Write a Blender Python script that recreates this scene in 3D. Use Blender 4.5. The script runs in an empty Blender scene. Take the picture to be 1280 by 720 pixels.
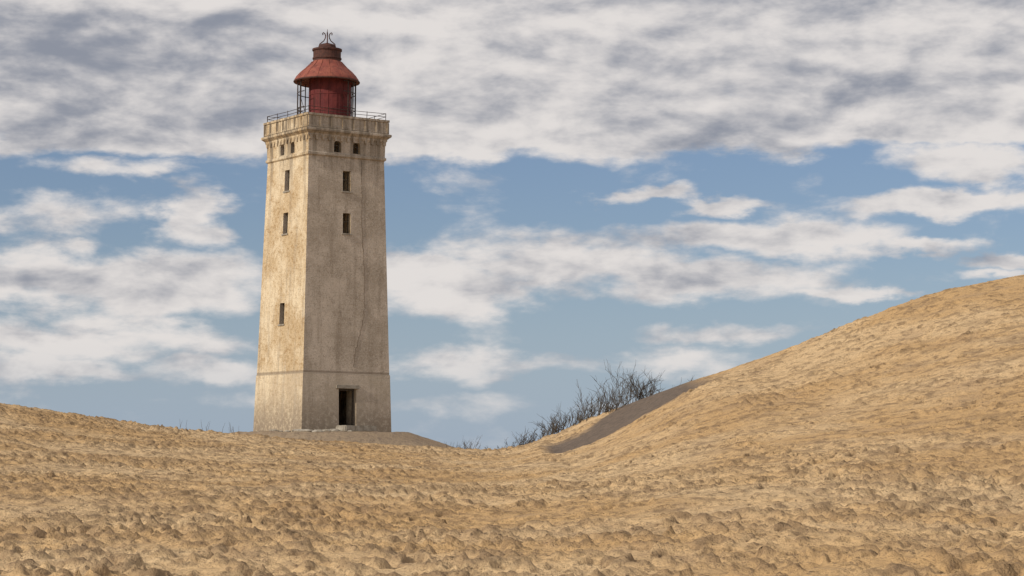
import bpy, bmesh, math, random
import numpy as np
from mathutils import Matrix, Vector
random.seed(7); rng=np.random.default_rng(11)
scene=bpy.context.scene
scene.view_settings.view_transform='Standard'
scene.view_settings.look='None'
scene.view_settings.exposure=0
F=2844.0; PITCH=math.atan(225/F)
def ray(px,py):
    cx=(px-640)/F; cy=(360-py)/F
    y=math.cos(PITCH)-cy*math.sin(PITCH); z=math.sin(PITCH)+cy*math.cos(PITCH)
    return cx/y, z/y
# ---------------- camera
cam=bpy.data.cameras.new('camera'); co=bpy.data.objects.new('camera',cam)
scene.collection.objects.link(co); cam.sensor_width=36; cam.lens=F/1280*36
cam.clip_end=20000; cam.clip_start=0.1
co.rotation_euler=(math.pi/2+PITCH,0,0); scene.camera=co
# ---------------- sun
SUN_AZ=math.radians(53); SUN_EL=math.radians(32)
sd=Vector((-math.sin(SUN_AZ)*math.cos(SUN_EL),-math.cos(SUN_AZ)*math.cos(SUN_EL),math.sin(SUN_EL)))
sl=bpy.data.lights.new('sun','SUN'); so=bpy.data.objects.new('sun',sl); scene.collection.objects.link(so)
sl.energy=3.3; sl.angle=math.radians(0.6); sl.color=(1.0,0.91,0.78)
so.rotation_euler=sd.to_track_quat('Z','Y').to_euler()
# ---------------- node helper
class NB:
    def __init__(s,nt): s.nt=nt
    def link(s,a,inp):
        if isinstance(a,bpy.types.NodeSocket): s.nt.links.new(a,inp)
        elif a is not None: inp.default_value=a
    def m(s,op,a,b=None,c=None,clamp=False):
        n=s.nt.nodes.new('ShaderNodeMath'); n.operation=op; n.use_clamp=clamp
        for i,v in enumerate((a,b,c)):
            if v is not None: s.link(v,n.inputs[i])
        return n.outputs[0]
    def vm(s,op,a,b=None,out=0):
        n=s.nt.nodes.new('ShaderNodeVectorMath'); n.operation=op
        s.link(a,n.inputs[0])
        if b is not None: s.link(b,n.inputs[1])
        return n.outputs[out]
    def scale(s,a,k):
        n=s.nt.nodes.new('ShaderNodeVectorMath'); n.operation='SCALE'; s.link(a,n.inputs[0]); s.link(k,n.inputs['Scale']); return n.outputs[0]
    def xyz(s,x,y,z):
        n=s.nt.nodes.new('ShaderNodeCombineXYZ')
        for i,v in enumerate((x,y,z)): s.link(v,n.inputs[i])
        return n.outputs[0]
    def sep(s,v):
        n=s.nt.nodes.new('ShaderNodeSeparateXYZ'); s.link(v,n.inputs[0]); return n.outputs
    def noise(s,v,scale,detail=4,rough=.5,dist=0,lac=2.0,dim='3D'):
        n=s.nt.nodes.new('ShaderNodeTexNoise'); n.noise_dimensions=dim; s.link(v,n.inputs['Vector'])
        n.inputs['Scale'].default_value=scale; n.inputs['Detail'].default_value=detail
        n.inputs['Roughness'].default_value=rough; n.inputs['Distortion'].default_value=dist; n.inputs['Lacunarity'].default_value=lac
        return n.outputs[0]
    def mr(s,v,a,b,c=0.,d=1.,smooth=True):
        n=s.nt.nodes.new('ShaderNodeMapRange'); n.interpolation_type='SMOOTHSTEP' if smooth else 'LINEAR'
        s.link(v,n.inputs[0])
        for i,k in enumerate((a,b,c,d)): s.link(k,n.inputs[i+1])
        return n.outputs[0]
    def mix(s,f,a,b,mode='MIX'):
        n=s.nt.nodes.new('ShaderNodeMix'); n.data_type='RGBA'; n.blend_type=mode
        s.link(f,n.inputs[0])
        s.link(a if isinstance(a,bpy.types.NodeSocket) else (*a,1)[:4],n.inputs[6])
        s.link(b if isinstance(b,bpy.types.NodeSocket) else (*b,1)[:4],n.inputs[7])
        return n.outputs[2]
# ---------------- world
w=bpy.data.worlds.new('World'); scene.world=w; w.use_nodes=True
nt=w.node_tree; nt.nodes.clear(); N=NB(nt)
out=nt.nodes.new('ShaderNodeOutputWorld'); bg=nt.nodes.new('ShaderNodeBackground')
bg.inputs[1].default_value=0.1; nt.links.new(bg.outputs[0],out.inputs[0])
sky=nt.nodes.new('ShaderNodeTexSky'); sky.sky_type='NISHITA'; sky.sun_disc=False
sky.sun_elevation=SUN_EL; sky.sun_rotation=math.pi+SUN_AZ
sky.altitude=50; sky.dust_density=0.6; sky.ozone_density=2.0
tc=nt.nodes.new('ShaderNodeTexCoord')
d=N.vm('NORMALIZE',tc.outputs['Generated']); X,Y,Z=N.sep(d)
az=N.m('ARCTAN2',X,Y); el=N.m('ARCSINE',Z)
def azel(px,py):
    a,b=ray(px,py); return math.atan(a), math.atan(b/math.hypot(1,a))
P0=N.xyz(az,el,0.0)
Pn=N.xyz(az,N.m('MULTIPLY',el,2.4),0.0)
wn=nt.nodes.new('ShaderNodeTexNoise'); wn.noise_dimensions='2D'; nt.links.new(Pn,wn.inputs['Vector']); wn.inputs['Scale'].default_value=24; wn.inputs['Detail'].default_value=5; wn.inputs['Roughness'].default_value=.55
warp=N.scale(N.vm('SUBTRACT',wn.outputs['Color'],(0.5,0.5,0.5)),0.034)
warp=N.vm('MULTIPLY',warp,(1.5,0.55,0))
Pw=N.vm('ADD',P0,warp)
masses=[(235,264,60,44,1.2),(55,268,90,38,.75),(105,306,60,10,.7),
 (110,352,300,46,1.3),(120,425,260,32,.95),
 (560,352,150,44,1.2),(700,332,190,44,1.25),(860,345,200,38,1.2),(930,298,200,26,1.2),(1150,306,100,15,1.1),
 (1255,322,70,14,1.1),(1240,340,60,9,.8),(1070,368,90,9,.8),
 (790,243,80,13,1.15),(880,256,80,13,1.1),(1170,252,125,17,1.1),(1240,200,150,30,1.15),
 (150,464,320,24,1.0),(640,455,330,26,.85),(900,416,240,18,.8),(560,505,500,20,.55),
 (150,206,110,20,.9)]
bias=None
for (cx,cy,rx,ry,a) in masses:
    A,E=azel(cx,cy)
    v=N.vm('MULTIPLY',N.vm('SUBTRACT',Pw,(A,E,0)),(F/rx,F/ry,0))
    r=N.vm('LENGTH',v,out=1)
    g=N.mr(r,1.5,0.0,0.0,a)
    bias=g if bias is None else N.m('SMOOTH_MAX',bias,g,0.12)
_,e1=azel(640,216); _,e2=azel(640,166)
ew=N.sep(Pw)[1]
deck=N.mr(ew,e1,e2,0.0,1.45)
deck=N.m('MULTIPLY',deck,N.mr(el,0.25,0.7,1.0,0.5))
bias=N.m('MAXIMUM',bias,deck)
f0=N.noise(Pn,17,9,.58,0.1,dim='2D')
s0=N.noise(Pn,20,5,.55,0.1,dim='2D')
s1=N.noise(N.vm('ADD',Pn,(-0.005,0.015,0)),20,5,.55,0.1,dim='2D')
dd=N.m('ADD',bias,N.m('MULTIPLY',N.m('SUBTRACT',f0,0.5),2.1))
alpha=N.mr(dd,0.18,0.90,0,1)
lit=N.m('MULTIPLY',N.m('SUBTRACT',s0,s1),2.2)
low=N.noise(Pn,6,3,.5,0.1,dim='2D')
thick=N.mr(dd,0.7,2.0,0,1)
sh=N.m('ADD',0.86,lit)
sh=N.m('SUBTRACT',sh,N.m('MULTIPLY',thick,0.26))
sh=N.m('ADD',sh,N.m('MULTIPLY',N.m('SUBTRACT',low,0.5),0.7))
sh=N.m('ADD',sh,N.m('MULTIPLY',N.m('SUBTRACT',f0,0.5),1.0))
for (cx,cy,rx,ry,a) in [(60,90,330,100,.42),(330,80,150,70,.16),(1150,120,280,40,.14),(700,125,260,45,.14)]:
    A,E=azel(cx,cy)
    v=N.vm('MULTIPLY',N.vm('SUBTRACT',Pw,(A,E,0)),(F/rx,F/ry,0))
    sh=N.m('SUBTRACT',sh,N.mr(N.vm('LENGTH',v,out=1),1.4,0.0,0,a))
sh=N.mr(sh,-0.2,1.15,0.0,1.0)
ccol=N.mix(sh,(2.7,2.9,3.45),(7.7,7.3,7.05))
skyc=N.mix(1.0,sky.outputs[0],(0.62,0.64,0.75),'MULTIPLY')
haze=N.mr(el,0.0,0.11,0.7,0.08)
skyc=N.mix(haze,skyc,(3.5,4.5,5.9))
al=N.m('MULTIPLY',alpha,N.mr(el,0.0,0.06,0.35,0.97))
fin=N.mix(al,skyc,ccol)
nt.links.new(fin,bg.inputs[0])
w.cycles.sampling_method='MANUAL'; w.cycles.sample_map_resolution=256
# ---------------- terrain function
R=rng.random((512,512))
def vnoise(x,y,s,seed=0):
    x=np.asarray(x)*s+seed*37.13+1000; y=np.asarray(y)*s+seed*91.7+1000
    xi=np.floor(x).astype(int); yi=np.floor(y).astype(int); fx=x-xi; fy=y-yi
    fx=fx*fx*fx*(fx*(fx*6-15)+10); fy=fy*fy*fy*(fy*(fy*6-15)+10)
    g=lambda i,j:R[i&511,j&511]
    return (g(xi,yi)*(1-fx)+g(xi+1,yi)*fx)*(1-fy)+(g(xi,yi+1)*(1-fx)+g(xi+1,yi+1)*fx)*fy-0.5
def fbm(x,y,s,o,seed=0,r=.5):
    t=0;a=1
    for k in range(o):
        t=t+a*vnoise(x*math.cos(k)-y*math.sin(k),x*math.sin(k)+y*math.cos(k),s*2**k,seed+k); a*=r
    return t
def sstep(a,b,v):
    t=np.clip((v-a)/(b-a),0,1); return t*t*(3-2*t)
def ycrest(x): return 118-12*sstep(1,14,np.asarray(x,float))
L1=[(-400,470),(0,503),(100,518),(200,533),(300,545),(400,553),(520,560),(600,566),(645,564),(700,543),(760,516),(800,499),(850,481),(880,470),(950,447),(1000,429),(1050,409),(1100,390),(1180,362),(1280,343),(1500,318),(1900,330)]
cx_,cz_=[],[]
for px,py in L1:
    u,t=ray(px,py); y=118.
    for _ in range(30): y=float(ycrest(u*y))
    cx_.append(u*y); cz_.append(t*y)
def zcrest(x): 
    return sum(np.interp(x+o,cx_,cz_) for o in (-.8,-.4,0,.4,.8))/5
L2=[(640,582),(685,573),(740,554),(780,533),(830,504),(862,488),(900,472),(950,456),(1000,440)]
Y2=100.
l2x=[ray(a,b)[0]*Y2 for a,b in L2]; l2z=[ray(a,b)[1]*Y2 for a,b in L2]
TX,TY=ray(402,541)[0]*130,130.0
def base(x,y):
    x=np.asarray(x,float); y=np.asarray(y,float)
    yc=ycrest(x); zc=zcrest(x)
    p=np.clip((y-28)/(yc-28),0,1)
    right=sstep(0,14,x)
    prof=p*(1-right)+right*(0.25*p+0.75*(p**1.6))
    z=-1.72+(zc+1.72)*prof
    z=np.where(y<28,-1.72-0.004*(28-np.maximum(y,-100)),z)
    win=sstep(1.0,2.4,x)*(1-sstep(8.3,11.5,x))
    z2=np.interp(x,l2x,l2z)
    pb=np.clip((y-60)/(Y2-60),0,1)
    yb=60.; q0=(yb-28)/(yc-28)
    zb=-1.72+(zc+1.72)*(q0*(1-right)+right*(0.25*q0+0.75*q0**1.6))
    front=zb+(z2-zb)*(pb**1.15)
    s=(y-Y2)/np.maximum(yc-Y2,1)
    sc=np.clip(s,0,1)
    back=z2+(zc-z2)*sc-0.16*np.sin(np.pi*sc**0.6)
    zz=np.where(y<60,z,np.where(y<Y2,front,back))
    z=z*(1-win)+np.where(y<=yc,zz,z)*win
    d=np.maximum(y-yc,0)
    drop=np.where(d<6,0.022*d*d,0.022*36+0.264*(d-6))
    z=np.where(y>yc,zc-drop,z)
    z=-9+np.logaddexp(0,(z+9)*2)/2
    r=np.hypot(x-TX,(y-TY)*0.9)
    md=2.02-0.34*np.maximum(r-4.9,0)
    k=6.0
    z=np.where(y>60,np.logaddexp(z*k,md*k)/k,z)
    return z
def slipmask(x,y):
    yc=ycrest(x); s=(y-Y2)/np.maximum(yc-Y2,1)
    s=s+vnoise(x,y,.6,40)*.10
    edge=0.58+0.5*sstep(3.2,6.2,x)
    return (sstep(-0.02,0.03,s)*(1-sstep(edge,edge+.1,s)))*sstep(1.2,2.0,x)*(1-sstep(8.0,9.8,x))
RX0,RX1,RY0,RY1,RS=-34.,34.,28.,124.,0.05
nx=int((RX1-RX0)/RS); ny=int((RY1-RY0)/RS)
D=np.zeros((ny,nx),np.float32)
def stamp(x,y,ang,L,W,dep):
    h=int(0.6/RS); i=int((x-RX0)/RS); j=int((y-RY0)/RS)
    if i<h or j<h or i>=nx-h or j>=ny-h: return
    ys,xs=np.mgrid[-h:h+1,-h:h+1]*RS
    a=(xs*math.cos(ang)+ys*math.sin(ang))/L; b=(-xs*math.sin(ang)+ys*math.cos(ang))/W
    q=a*a+b*b
    D[j-h:j+h+1,i-h:i+h+1]+=(-dep*np.exp(-q*q*0.9)*1.3+dep*0.45*np.exp(-((np.sqrt(q)-1.45)/0.33)**2)).astype(np.float32)
for t in range(260):
    x=random.uniform(-30,30); y=28+92*random.random()**1.7; a=random.uniform(0,6.28)
    side=1
    for s_ in range(random.randint(15,60)):
        a+=random.gauss(0,.07); x+=math.cos(a)*.68; y+=math.sin(a)*.68; side=-side
        if x>6 and y>75 and random.random()<.5: continue
        stamp(x-math.sin(a)*.13*side,y+math.cos(a)*.13*side,a+random.gauss(0,.2),random.uniform(.15,.25),random.uniform(.09,.15),random.uniform(.06,.17))
for t in range(15000):
    x=random.uniform(-33,33); y=28+94*random.random()**1.2
    if x>8 and y>70 and random.random()<.3: continue
    stamp(x,y,random.uniform(0,6.28),random.uniform(.08,.2),random.uniform(.06,.14),random.uniform(.015,.085))
def detail(x,y):
    gx=np.clip((x-RX0)/RS,0,nx-1.01); gy=np.clip((y-RY0)/RS,0,ny-1.01)
    i=gx.astype(int); j=gy.astype(int); fx=gx-i; fy=gy-j
    v=(D[j,i]*(1-fx)+D[j,i+1]*fx)*(1-fy)+(D[j+1,i]*(1-fx)+D[j+1,i+1]*fx)*fy
    slip=slipmask(x,y)
    mound=np.clip(1.3-np.hypot(x-TX,y-TY)/9,0,1)
    n=fbm(x,y,0.12,3,3)*0.16+fbm(x,y,0.9,3,5)*0.10
    cl=fbm(x,y,2.9,3,9,.6)
    patch=np.clip(fbm(x,y,.13,3,21)*2.2+.45,0,1.2)
    n=n+np.clip(cl-.05,0,.5)*0.21*(0.2+patch)
    trample=.75+.5*np.clip(fbm(x,y,.22,2,55)*1.6+.5,0,1)
    smoothcrest=1-.45*sstep(92,104,y)*sstep(4,12,x)
    return (v*trample+n)*(1-.75*slip)*(1-.6*mound)*smoothcrest
def height(x,y): 
    x=np.asarray(x,float);y=np.asarray(y,float)
    return base(x,y)+detail(x,y)
def axis(lo,a,b,hi,step,grow=1.25):
    c=list(np.arange(a,b,step)); s=step*2; v=c[-1]
    r=[]
    while v<hi: v+=s; r.append(v); s*=grow
    s=step*2; v=a; l=[]
    while v>lo: v-=s; l.append(v); s*=grow
    return np.array(l[::-1]+c+r)
xs=axis(-5000,-29,29,5000,0.06); ys=axis(-600,32,120.5,9000,0.075,1.12)
GX,GY=np.meshgrid(xs,ys); gx,gy=GX.ravel(),GY.ravel(); H=height(gx,gy)
nxv,nyv=len(xs),len(ys)
def grid_mesh(name,V,nc,nr):
    me=bpy.data.meshes.new(name); me.vertices.add(len(V)); me.vertices.foreach_set('co',V.astype(np.float32).ravel())
    i=np.arange(nc-1)[None,:]+np.arange(nr-1)[:,None]*nc
    q=np.stack([i,i+1,i+1+nc,i+nc],-1).reshape(-1,4); n=len(q)
    me.loops.add(n*4); me.polygons.add(n)
    me.loops.foreach_set('vertex_index',q.ravel().astype(np.int32))
    me.polygons.foreach_set('loop_start',(np.arange(n)*4).astype(np.int32))
    me.polygons.foreach_set('use_smooth',np.ones(n,bool))
    me.update(calc_edges=True); return me
V=np.stack([gx,gy,H],1)
me=grid_mesh('sand_dune',V,nxv,nyv)
def addattr(me,name,vals):
    a=me.attributes.new(name,'FLOAT','POINT'); a.data.foreach_set('value',np.asarray(vals,np.float32))
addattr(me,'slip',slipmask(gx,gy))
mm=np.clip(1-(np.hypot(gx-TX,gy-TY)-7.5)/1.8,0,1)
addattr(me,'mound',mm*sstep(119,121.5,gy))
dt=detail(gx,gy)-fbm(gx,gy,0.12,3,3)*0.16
clod_pit_shade=np.clip(fbm(gx,gy,2.9,3,9,.6)*2.8-.3,0,1)*.75+np.clip(-dt*14-.15,0,1)*.9  # dark clods, plus painted shade in footprint pits and dips
addattr(me,'clod_pit_shade',np.clip(clod_pit_shade,0,1))
ground=bpy.data.objects.new('sand_dune',me); scene.collection.objects.link(ground)
def mat(name):
    m=bpy.data.materials.new(name); m.use_nodes=True; n=m.node_tree
    b=n.nodes['Principled BSDF']; return m,NB(n),b
def bump(N,b,h,st,dist):
    n=N.nt.nodes.new('ShaderNodeBump'); n.inputs['Strength'].default_value=st; n.inputs['Distance'].default_value=dist
    N.link(h,n.inputs['Height']); N.nt.links.new(n.outputs[0],b.inputs['Normal'])
def attr(N,name):
    n=N.nt.nodes.new('ShaderNodeAttribute'); n.attribute_name=name; return n.outputs['Fac']
def ocoord(N):
    n=N.nt.nodes.new('ShaderNodeTexCoord'); return n.outputs['Object']
m,N,b=mat('sand'); c=ocoord(N)
n1=N.noise(c,0.11,4,.6); n2=N.noise(c,3.0,5,.7); n3=N.noise(c,11,3,.6); n4=N.noise(c,0.5,5,.65)
col=N.mix(N.mr(n1,.38,.62),(0.48,0.315,0.155),(0.575,0.415,0.240))
col=N.mix(N.mr(n2,.5,.66,0,.6),col,(0.29,0.195,0.11))
col=N.mix(N.mr(n4,.5,.66,0,.55),col,(0.36,0.25,0.15))
col=N.mix(N.mr(n3,.54,.68,0,.65),col,(0.17,0.12,0.08))
col=N.mix(N.m('MULTIPLY',attr(N,'clod_pit_shade'),.78,clamp=True),col,(0.14,0.095,0.06))  # clod tone and pit shade, both mixed into the sand colour
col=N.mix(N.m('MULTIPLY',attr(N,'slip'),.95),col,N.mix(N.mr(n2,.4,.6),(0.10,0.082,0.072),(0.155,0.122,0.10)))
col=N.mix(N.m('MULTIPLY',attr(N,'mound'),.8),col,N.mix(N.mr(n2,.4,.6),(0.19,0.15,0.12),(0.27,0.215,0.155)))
N.link(col,b.inputs['Base Color']); b.inputs['Roughness'].default_value=.95; b.inputs['Specular IOR Level'].default_value=.1
bump(N,b,N.m('ADD',N.m('MULTIPLY',n2,.8),N.m('MULTIPLY',n3,.3)),1.0,.13)
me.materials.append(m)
# ---------------- materials for tower
def plaster(name):
    m,N,b=mat(name); c=ocoord(N); x,y,z=N.sep(c)
    nrm=N.sep(N.nt.nodes.new('ShaderNodeTexCoord').outputs['Normal'])
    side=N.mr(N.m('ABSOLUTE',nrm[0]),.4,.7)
    a=N.noise(c,.5,5,.62); f=N.noise(c,4.2,5,.72); g=N.noise(c,14,4,.72)
    st=N.noise(N.vm('MULTIPLY',c,(1,1,.07)),3.0,5,.62)
    uv=N.xyz(N.m('ADD',x,y),z,0.0)
    br=N.nt.nodes.new('ShaderNodeTexBrick'); N.link(uv,br.inputs['Vector']); br.inputs['Scale'].default_value=1
    br.inputs['Brick Width'].default_value=.3; br.inputs['Row Height'].default_value=.11; br.inputs['Mortar Size'].default_value=.014
    br.inputs['Color1'].default_value=(.9,.9,.9,1); br.inputs['Color2'].default_value=(.3,.3,.3,1); br.inputs['Mortar'].default_value=(1,1,1,1)
    brv=N.sep(br.outputs['Color'])[0]
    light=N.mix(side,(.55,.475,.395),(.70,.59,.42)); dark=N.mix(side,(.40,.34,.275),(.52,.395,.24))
    col=N.mix(N.mr(a,.36,.62),light,dark)
    col=N.mix(N.mr(st,.48,.68,0,.5),col,(.28,.228,.175))
    e=N.m('MULTIPLY',N.mr(f,.45,.60),N.mr(a,.36,.6,.4,1.))
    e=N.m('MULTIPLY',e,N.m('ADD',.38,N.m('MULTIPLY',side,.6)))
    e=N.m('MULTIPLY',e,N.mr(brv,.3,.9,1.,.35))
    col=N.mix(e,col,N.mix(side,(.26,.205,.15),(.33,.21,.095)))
    col=N.mix(N.mr(g,.52,.66,0,.55),col,(.17,.14,.105))
    col=N.mix(N.mr(g,.46,.34,0,.35),col,(.74,.68,.58))
    topf=N.m('MULTIPLY',N.mr(z,15.5,18.9,0,1),N.mr(st,.42,.58,.08,.8))
    col=N.mix(topf,col,(.18,.15,.115))
    col=N.mix(N.m('MULTIPLY',N.mr(z,5.38,5.30,0,1),N.mr(a,.4,.6,.1,.4)),col,(.54,.47,.37))
    groove_shade=N.m('MULTIPLY',N.mr(z,5.22,5.27,0,1),N.mr(z,5.46,5.38,0,1))  # groove shadow at the plinth step, painted into the wall colour
    col=N.mix(N.m('MULTIPLY',groove_shade,.65),col,(.19,.15,.115))
    col=N.mix(N.m('MULTIPLY',N.mr(z,4.9,2.0),N.mr(f,.33,.55,.2,.85)),col,(.23,.185,.14))
    N.link(col,b.inputs['Base Color']); b.inputs['Roughness'].default_value=.92; b.inputs['Specular IOR Level'].default_value=.2
    h=N.m('ADD',N.m('MULTIPLY',f,.6),N.m('ADD',N.m('MULTIPLY',g,.35),N.m('MULTIPLY',brv,-.12)))
    bump(N,b,h,.7,.045); return m
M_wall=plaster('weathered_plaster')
def simple(name,c1,c2,rough=.6,scale=6,bs=.3,metal=0,c3=None):
    m,N,b=mat(name); c=ocoord(N); n=N.noise(c,scale,5,.65); st=N.noise(N.vm('MULTIPLY',c,(1,1,.15)),scale*1.3,4,.6)
    col=N.mix(N.mr(n,.38,.64),c1,c2)
    if c3: col=N.mix(N.mr(st,.5,.66,0,.8),col,c3)
    N.link(col,b.inputs['Base Color']); b.inputs['Roughness'].default_value=rough; b.inputs['Metallic'].default_value=metal
    b.inputs['Specular IOR Level'].default_value=.25
    bump(N,b,n,bs,.03); return m
M_red=simple('faded_red_paint',(.11,.022,.023),(.16,.034,.031),.8,3,c3=(.07,.022,.02))
M_roof=simple('rusty_red_roof',(.27,.088,.06),(.21,.06,.046),.75,2.5,c3=(.14,.045,.036))
M_rust=simple('rust_iron',(.065,.032,.027),(.10,.043,.033),.8,5,c3=(.04,.02,.018))
M_iron=simple('dark_iron',(.03,.026,.024),(.07,.045,.035),.7,8)
M_conc=simple('concrete',(.36,.33,.28),(.25,.22,.18),.9,4,c3=(.2,.17,.13))
M_wood=simple('old_wood_frame',(.06,.05,.04),(.11,.09,.07),.8,10)
M_crack=simple('crack_dark',(.13,.105,.08),(.2,.16,.125),.95,3)
# ---------------- lighthouse
LH=bpy.data.objects.new('lighthouse',None); scene.collection.objects.link(LH)
YAW=math.radians(33.8)
LH.matrix_world=Matrix.Translation((TX,TY,0))@Matrix.Rotation(math.radians(.42),4,'Y')@Matrix.Rotation(YAW,4,'Z')
def obj(name,bm,mt,smooth=False,parent=LH):
    me=bpy.data.meshes.new(name); bmesh.ops.recalc_face_normals(bm,faces=bm.faces); bm.to_mesh(me); bm.free()
    if smooth:
        for p in me.polygons: p.use_smooth=True
    if mt: me.materials.append(mt)
    o=bpy.data.objects.new(name,me); scene.collection.objects.link(o)
    if parent: o.parent=parent
    return o
def loft(profile,bm=None,seg=1):
    bm=bm or bmesh.new(); rings=[]
    for h,z in profile:
        rings.append([bm.verts.new((sx*h,sy*h,z)) for sx,sy in ((-1,-1),(1,-1),(1,1),(-1,1))])
    for a,c in zip(rings,rings[1:]):
        for i in range(4): bm.faces.new((a[i],a[(i+1)%4],c[(i+1)%4],c[i]))
    bm.faces.new(rings[0][::-1]); bm.faces.new(rings[-1]); return bm
def box(bm,x0,x1,y0,y1,z0,z1):
    v=[bm.verts.new((x,y,z)) for z in (z0,z1) for x,y in ((x0,y0),(x1,y0),(x1,y1),(x0,y1))]
    for f in ((3,2,1,0),(4,5,6,7),(0,1,5,4),(1,2,6,5),(2,3,7,6),(3,0,4,7)): bm.faces.new([v[i] for i in f])
hz=lambda z:2.86-0.0262*(z-2)
prof=[(hz(.2)+.03,.2),(hz(5.26)+.03,5.26),(hz(5.29)+.0,5.30),(hz(17.5),17.5),(hz(17.5)+.09,17.58),(hz(17.5)+.09,17.7),(hz(17.5)+.03,17.74),
 (2.50,18.55),(2.58,18.68),(2.58,18.76),(2.76,18.92),(2.76,19.04),(2.63,19.09),(2.61,19.74),(2.67,19.77),(2.67,19.89),(2.34,19.89),(2.34,19.2)]
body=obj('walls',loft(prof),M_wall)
def face_pt(face,t,dep,z):
    return (t,-dep,z) if face=='F' else (-dep,-t,z)
def face_prism(bm,face,pts,d0,d1):
    a=[bm.verts.new(face_pt(face,t,d0,z)) for t,z in pts]; c=[bm.verts.new(face_pt(face,t,d1,z)) for t,z in pts]
    n=len(pts); bm.faces.new(a); bm.faces.new(c[::-1])
    for i in range(n): bm.faces.new((a[i],c[i],c[(i+1)%n],a[(i+1)%n]))
wins=[]
for f in 'FL':
    for t in (-.62,.62): wins.append((f,t,18.12,.46,.64,True))
for z in (16.2,13.8): wins.append(('F',0,z,.5,1.15,False))
for z in (16.3,13.85,8.7): wins.append(('L',0,z,.56,1.2,False))
def rect(t,z,w,h,arch):
    p=[(t-w/2,z-h/2),(t+w/2,z-h/2)]
    if arch:
        for k in range(9):
            a=math.pi*k/8; p.append((t+w/2*math.cos(a),z+h/2-w*.32+w*.32*math.sin(a)))
    else: p+=[(t+w/2,z+h/2),(t-w/2,z+h/2)]
    return p
def cut(bmc):
    c=obj('cutter',bmc,None)
    md=body.modifiers.new('b','BOOLEAN'); md.operation='DIFFERENCE'; md.solver='EXACT'; md.object=c
    bpy.context.view_layer.update(); dg=bpy.context.evaluated_depsgraph_get()
    nm=bpy.data.meshes.new_from_object(body.evaluated_get(dg)); body.modifiers.clear(); body.data=nm
    bpy.data.objects.remove(c)
bm=bmesh.new(); box(bm,-1.75,1.75,-1.75,1.75,1.9,18.5); cut(bm)
bm=bmesh.new()
for f,t,z,w_,h_,ar in wins: face_prism(bm,f,rect(t,z,w_,h_,ar),3.4,1.6)
DOOR=(0.03,3.42,1.12,2.06)
face_prism(bm,'F',rect(*DOOR,False),3.4,1.6)
bmesh.ops.recalc_face_normals(bm,faces=bm.faces); cut(bm)
bm=bmesh.new(); bf=bmesh.new()
for f,t,z,w_,h_,ar in wins:
    h=hz(z) if not ar else 2.47
    if not ar:
        face_prism(bm,f,rect(t,z-h_/2-.045,w_+.16,.08,False),h+.07,h-.2)
    d0=h-.22; d1=d0-.06
    face_prism(bf,f,rect(t-w_/2+.03,z,.055,h_,False),d0,d1); face_prism(bf,f,rect(t+w_/2-.03,z,.055,h_,False),d0,d1)
    face_prism(bf,f,rect(t,z+.1,w_-.12,.05,False),d0-.004,d1+.004)
obj('window_sills',bm,M_conc); obj('window_frames',bf,M_wood)
bm=bmesh.new(); t,z,w_,h_=DOOR
face_prism(bm,'F',rect(t-w_/2+.05,z,.09,h_,False),2.62,2.5); face_prism(bm,'F',rect(t+w_/2-.05,z,.09,h_,False),2.62,2.5); face_prism(bm,'F',rect(t,z+h_/2-.06,w_-.19,.1,False),2.615,2.505)
obj('door_frame',bm,M_wood)
bm=bmesh.new(); face_prism(bm,'F',rect(t,z+h_/2+.1,w_+.36,.18,False),2.91,2.6)
obj('door_lintel',bm,M_conc)
bm=bmesh.new(); face_prism(bm,'F',[(-.75,2.0),(1.3,2.05),(1.35,2.36),(-.7,2.38)],4.0,2.75)
bmesh.ops.bevel(bm,geom=bm.edges[:],offset=.05,segments=2,affect='EDGES'); obj('door_step',bm,M_conc)
bm=bmesh.new()
for rot in range(4):
    b2=bmesh.new()
    n=13
    for i in range(n):
        tt=-2.38+4.76*i/(n-1)
        face_prism(b2,'F',[(tt-.06,18.42),(tt+.06,18.42),(tt+.09,18.67),(tt-.09,18.67)],2.575,2.4)
    for i in range(8):
        tt=-2.55+5.1*i/7
        face_prism(b2,'F',rect(tt,19.42,.1,.62,False),2.68,2.5)
    face_prism(b2,'F',rect(0,19.16,5.26,.1,False),2.665,2.5)
    bmesh.ops.rotate(b2,verts=b2.verts,cent=(0,0,0),matrix=Matrix.Rotation(rot*math.pi/2,3,'Z'))
    me_=bpy.data.meshes.new('t'); b2.to_mesh(me_); b2.free(); bm.from_mesh(me_)
obj('cornice_brackets',bm,M_wall)
def tube(bm,pts,r,n=6,r2=None):
    pts=[Vector(p) for p in pts]; rings=[]
    for i,p in enumerate(pts):
        d_=(pts[min(i+1,len(pts)-1)]-pts[max(i-1,0)]).normalized()
        a=d_.orthogonal().normalized() if abs(d_.z)>.9 else d_.cross(Vector((0,0,1))).normalized()
        if i and rings: 
            a=(rings[-1][1]-d_*rings[-1][1].dot(d_)).normalized()
        c=d_.cross(a); rr=r if r2 is None else r+(r2-r)*i/(len(pts)-1)
        rings.append(([bm.verts.new(p+(a*math.cos(2*math.pi*k/n)+c*math.sin(2*math.pi*k/n))*rr) for k in range(n)],a))
    for (A_,_),(B_,_) in zip(rings,rings[1:]):
        for k in range(n): bm.faces.new((A_[k],A_[(k+1)%n],B_[(k+1)%n],B_[k]))
bm=bmesh.new(); s=2.5
for zz in (20.1,20.28): 
    for a_,b_ in (((-s,-s),(s,-s)),((s,-s),(s,s)),((s,s),(-s,s)),((-s,s),(-s,-s))):
        tube(bm,[(*a_,zz+random.uniform(-.02,.02)),((a_[0]+b_[0])/2,(a_[1]+b_[1])/2,zz-.03),(*b_,zz)],.016)
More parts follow.
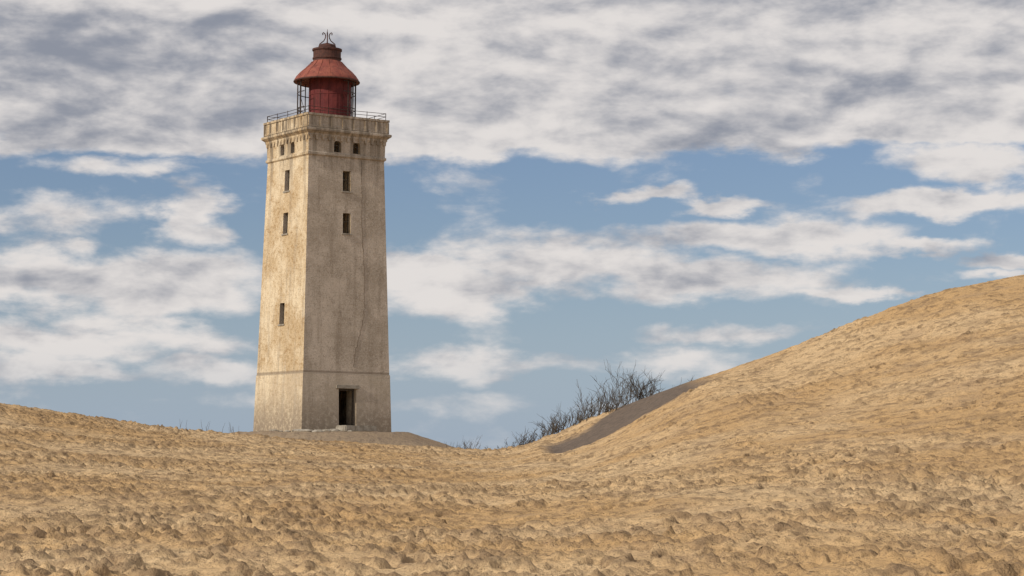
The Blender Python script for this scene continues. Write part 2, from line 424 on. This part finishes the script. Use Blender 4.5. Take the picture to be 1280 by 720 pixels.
for i in range(5):
    t_=-s+2*s*i/4
    for p in ((t_,-s),(t_,s),(-s,t_),(s,t_)): tube(bm,[(*p,19.85),(p[0]+random.uniform(-.03,.03),p[1],20.3)],.018)
obj('gallery_railing',bm,M_iron)
bm=bmesh.new(); pts=[]
ctrl=[(17.4,.95),(16,1.02),(14,.98),(12.4,1.05),(11,1.12),(9,1.14),(8,1.0),(7.2,.72),(6.3,.5),(5.4,.42)]
zc_=17.4
while zc_>5.45:
    tt=np.interp(-zc_,[-a for a,_ in ctrl],[b for _,b in ctrl])+random.uniform(-.05,.05)
    pts.append(face_pt('F',float(tt),hz(zc_)+.003,zc_)); zc_-=random.uniform(.1,.3)
tube(bm,pts,.018,5); obj('wall_crack',bm,M_crack)
def lathe(profile,n=48,cx=0,cy=0,bm=None):
    bm=bm or bmesh.new(); rings=[]
    for r,z in profile:
        rings.append([bm.verts.new((cx+max(r,.001)*math.cos(2*math.pi*k/n),cy+max(r,.001)*math.sin(2*math.pi*k/n),z)) for k in range(n)])
    for a,c in zip(rings,rings[1:]):
        for k in range(n): bm.faces.new((a[k],a[(k+1)%n],c[(k+1)%n],c[k]))
    return bm
ox,oy=.2*math.cos(-YAW),.2*math.sin(-YAW)
bm=lathe([(1.24,19.1),(1.24,19.6),(1.2,19.62),(1.2,22.4),(.0,22.4)],32,ox,oy)
drum=obj('lantern_drum',bm,M_red)
bm=bmesh.new()
for k in range(16):
    a=2*math.pi*(k+.5)/16; tube(bm,[(ox+1.205*math.cos(a),oy+1.205*math.sin(a),19.6),(ox+1.205*math.cos(a),oy+1.205*math.sin(a),22.35)],.022,4)
for zz in (20.5,21.4): lathe([(1.2,zz-.03),(1.225,zz-.03),(1.225,zz+.03),(1.2,zz+.03)],32,ox,oy,bm)
obj('lantern_seams',bm,M_red)
bm=bmesh.new(); RC=1.68
vd=Vector((0,-1,0)); vd.rotate(Matrix.Rotation(-YAW,3,'Z')); va=math.atan2(vd.y,vd.x)+math.radians(-4)
def hidden(a): 
    return abs((a-va+math.pi)%(2*math.pi)-math.pi)<math.radians(38)
for k in range(20):
    a=2*math.pi*k/20
    if hidden(a): continue
    tube(bm,[(RC*math.cos(a),RC*math.sin(a),19.15),(RC*math.cos(a),RC*math.sin(a),22.3)],.034,5)
    a2=a+2*math.pi/20
    if k%2==0 and not hidden(a2): tube(bm,[(RC*math.cos(a),RC*math.sin(a),20.6),(RC*math.cos(a2),RC*math.sin(a2),21.5)],.018,4)
for zz in (19.9,20.6,21.5,22.1):
    n=60
    for k in range(n):
        a=2*math.pi*k/n; a2=2*math.pi*(k+1)/n
        if hidden(a) or hidden(a2): continue
        tube(bm,[(RC*math.cos(a),RC*math.sin(a),zz),(RC*math.cos(a2),RC*math.sin(a2),zz)],.026,5)
obj('lantern_cage',bm,M_iron)
bm=lathe([(.80,23.4),(.86,23.36),(.98,23.2),(1.22,22.98),(1.5,22.74),(1.72,22.5),(1.84,22.34),(1.87,22.26),(1.87,22.16),(1.82,22.16),(1.5,22.32),(.5,22.45)],48)
roof=obj('lantern_roof',bm,M_roof,True)
bm=bmesh.new()
pr=[(.86,23.375),(1.22,22.99),(1.5,22.75),(1.74,22.49),(1.87,22.27)]
for k in range(16):
    a=2*math.pi*k/16; tube(bm,[(r*math.cos(a),r*math.sin(a),z) for r,z in pr],.016,4)
obj('roof_seams',bm,M_roof)
bm=bmesh.new(); tube(bm,[(1.875*math.cos(2*math.pi*k/48),1.875*math.sin(2*math.pi*k/48),22.2) for k in range(49)],.05,6)
obj('roof_gutter',bm,M_rust)
bm=lathe([(.80,23.3),(.80,23.52),(.84,23.53),(.84,23.6),(.80,23.62),(.80,23.98),(.86,24.02),(.86,24.12),(.6,24.16),(.52,24.2),(.5,24.32),(.4,24.4),(.18,24.46),(.06,24.5),(.0,24.52)],40)
obj('roof_ventilator',bm,M_rust)
bm=bmesh.new()
for k in range(4):
    a=math.pi/4+k*math.pi/2+.25
    q=[(.46,24.28),(.44,24.42),(.32,24.52),(.2,24.62),(.12,24.78),(.1,24.92),(.15,25.04),(.23,25.1),(.28,25.04),(.25,24.96)]
    tube(bm,[(r*math.cos(a),r*math.sin(a),z) for r,z in q],.032,5)
tube(bm,[(0,0,24.4),(0,0,25.0),(0,0,25.3)],.035,6,.012)
obj('roof_finial',bm,M_rust)
# ---------------- stones by the tower foot
def toworld(t,dep,face='F'):
    p=Matrix.Rotation(YAW,3,'Z')@Vector(face_pt(face,t,dep,0)); return p.x+TX,p.y+TY
bm=bmesh.new()
for k in range(34):
    if k<20: x,y=toworld(random.uniform(-3.4,-.7),random.uniform(3.0,4.6))
    else: x,y=toworld(random.uniform(-2.5,3.2),random.uniform(3.0,4.0),random.choice('FL'))
    r=random.uniform(.06,.26)
    g=bmesh.ops.create_icosphere(bm,subdivisions=2,radius=1)
    for v in g['verts']:
        v.co=Vector((v.co.x*r*1.5,v.co.y*r,v.co.z*r*.55))*(1+random.uniform(-.12,.12))+Vector((x,y,float(height([x],[y])[0])+r*.15))
obj('rubble',bm,M_conc,False,None)
# ---------------- shrubs
M_twig=simple('bare_twigs',(.05,.042,.034),(.10,.08,.06),.9,8)
def grow(bm,p,d_,L,r,depth):
    n=4; pts=[p.copy()]
    for i in range(n):
        d_=(d_+Vector((random.gauss(0,.16),random.gauss(0,.16),random.gauss(0.02,.12)))).normalized(); p=p+d_*L/n; pts.append(p.copy())
    tube(bm,pts,r,3,r*.5)
    if depth>0:
        for k in range(random.randint(2,4)):
            q=pts[random.randint(1,n)]; dd_=(d_+Vector((random.gauss(0,.5),random.gauss(0,.5),random.gauss(.15,.3)))).normalized()
            grow(bm,q,dd_,L*random.uniform(.4,.75),r*.65,depth-1)
def shrub(px0,px1,hgt,stems,dist,lean=.15,r=.019,depth=2):
    bm=bmesh.new()
    for k in range(stems):
        px=random.uniform(px0,px1); y=dist+random.uniform(-.8,1.6); x=(px-640)/F*y
        z=float(height([x],[y])[0])-.1
        e=1-abs((px-(px0+px1)/2)/((px1-px0)/2))**2*.55
        d_=Vector((random.gauss(lean,.42),random.gauss(0,.35),1)).normalized()
        grow(bm,Vector((x,y,z)),d_,hgt*e*random.uniform(.4,.85),r,depth)
    obj('shrub',bm,M_twig,False,None)
shrub(756,812,2.05,54,115.3)
shrub(718,764,1.6,46,117.3)
shrub(672,732,1.3,60,119.3)
shrub(618,684,1.0,64,121)
shrub(556,622,1.05,30,121,r=.014)
shrub(812,872,1.1,14,113.5,r=.013,depth=1)
def tuft(px0,px1,h,n,dist):
    bm=bmesh.new()
    for k in range(n):
        y=dist+random.uniform(-1,2); x=(random.uniform(px0,px1)-640)/F*y; z=float(height([x],[y])[0])-.05
        p=Vector((x,y,z)); q=p+Vector((random.gauss(0,.12),random.gauss(0,.12),h*random.uniform(.4,1)))
        tube(bm,[p,(p+q)/2+Vector((random.gauss(0,.04),0,0)),q],.012,3,.004)
    obj('dune_grass',bm,M_twig,False,None)
tuft(225,312,.75,16,118); tuft(540,600,.6,14,119)
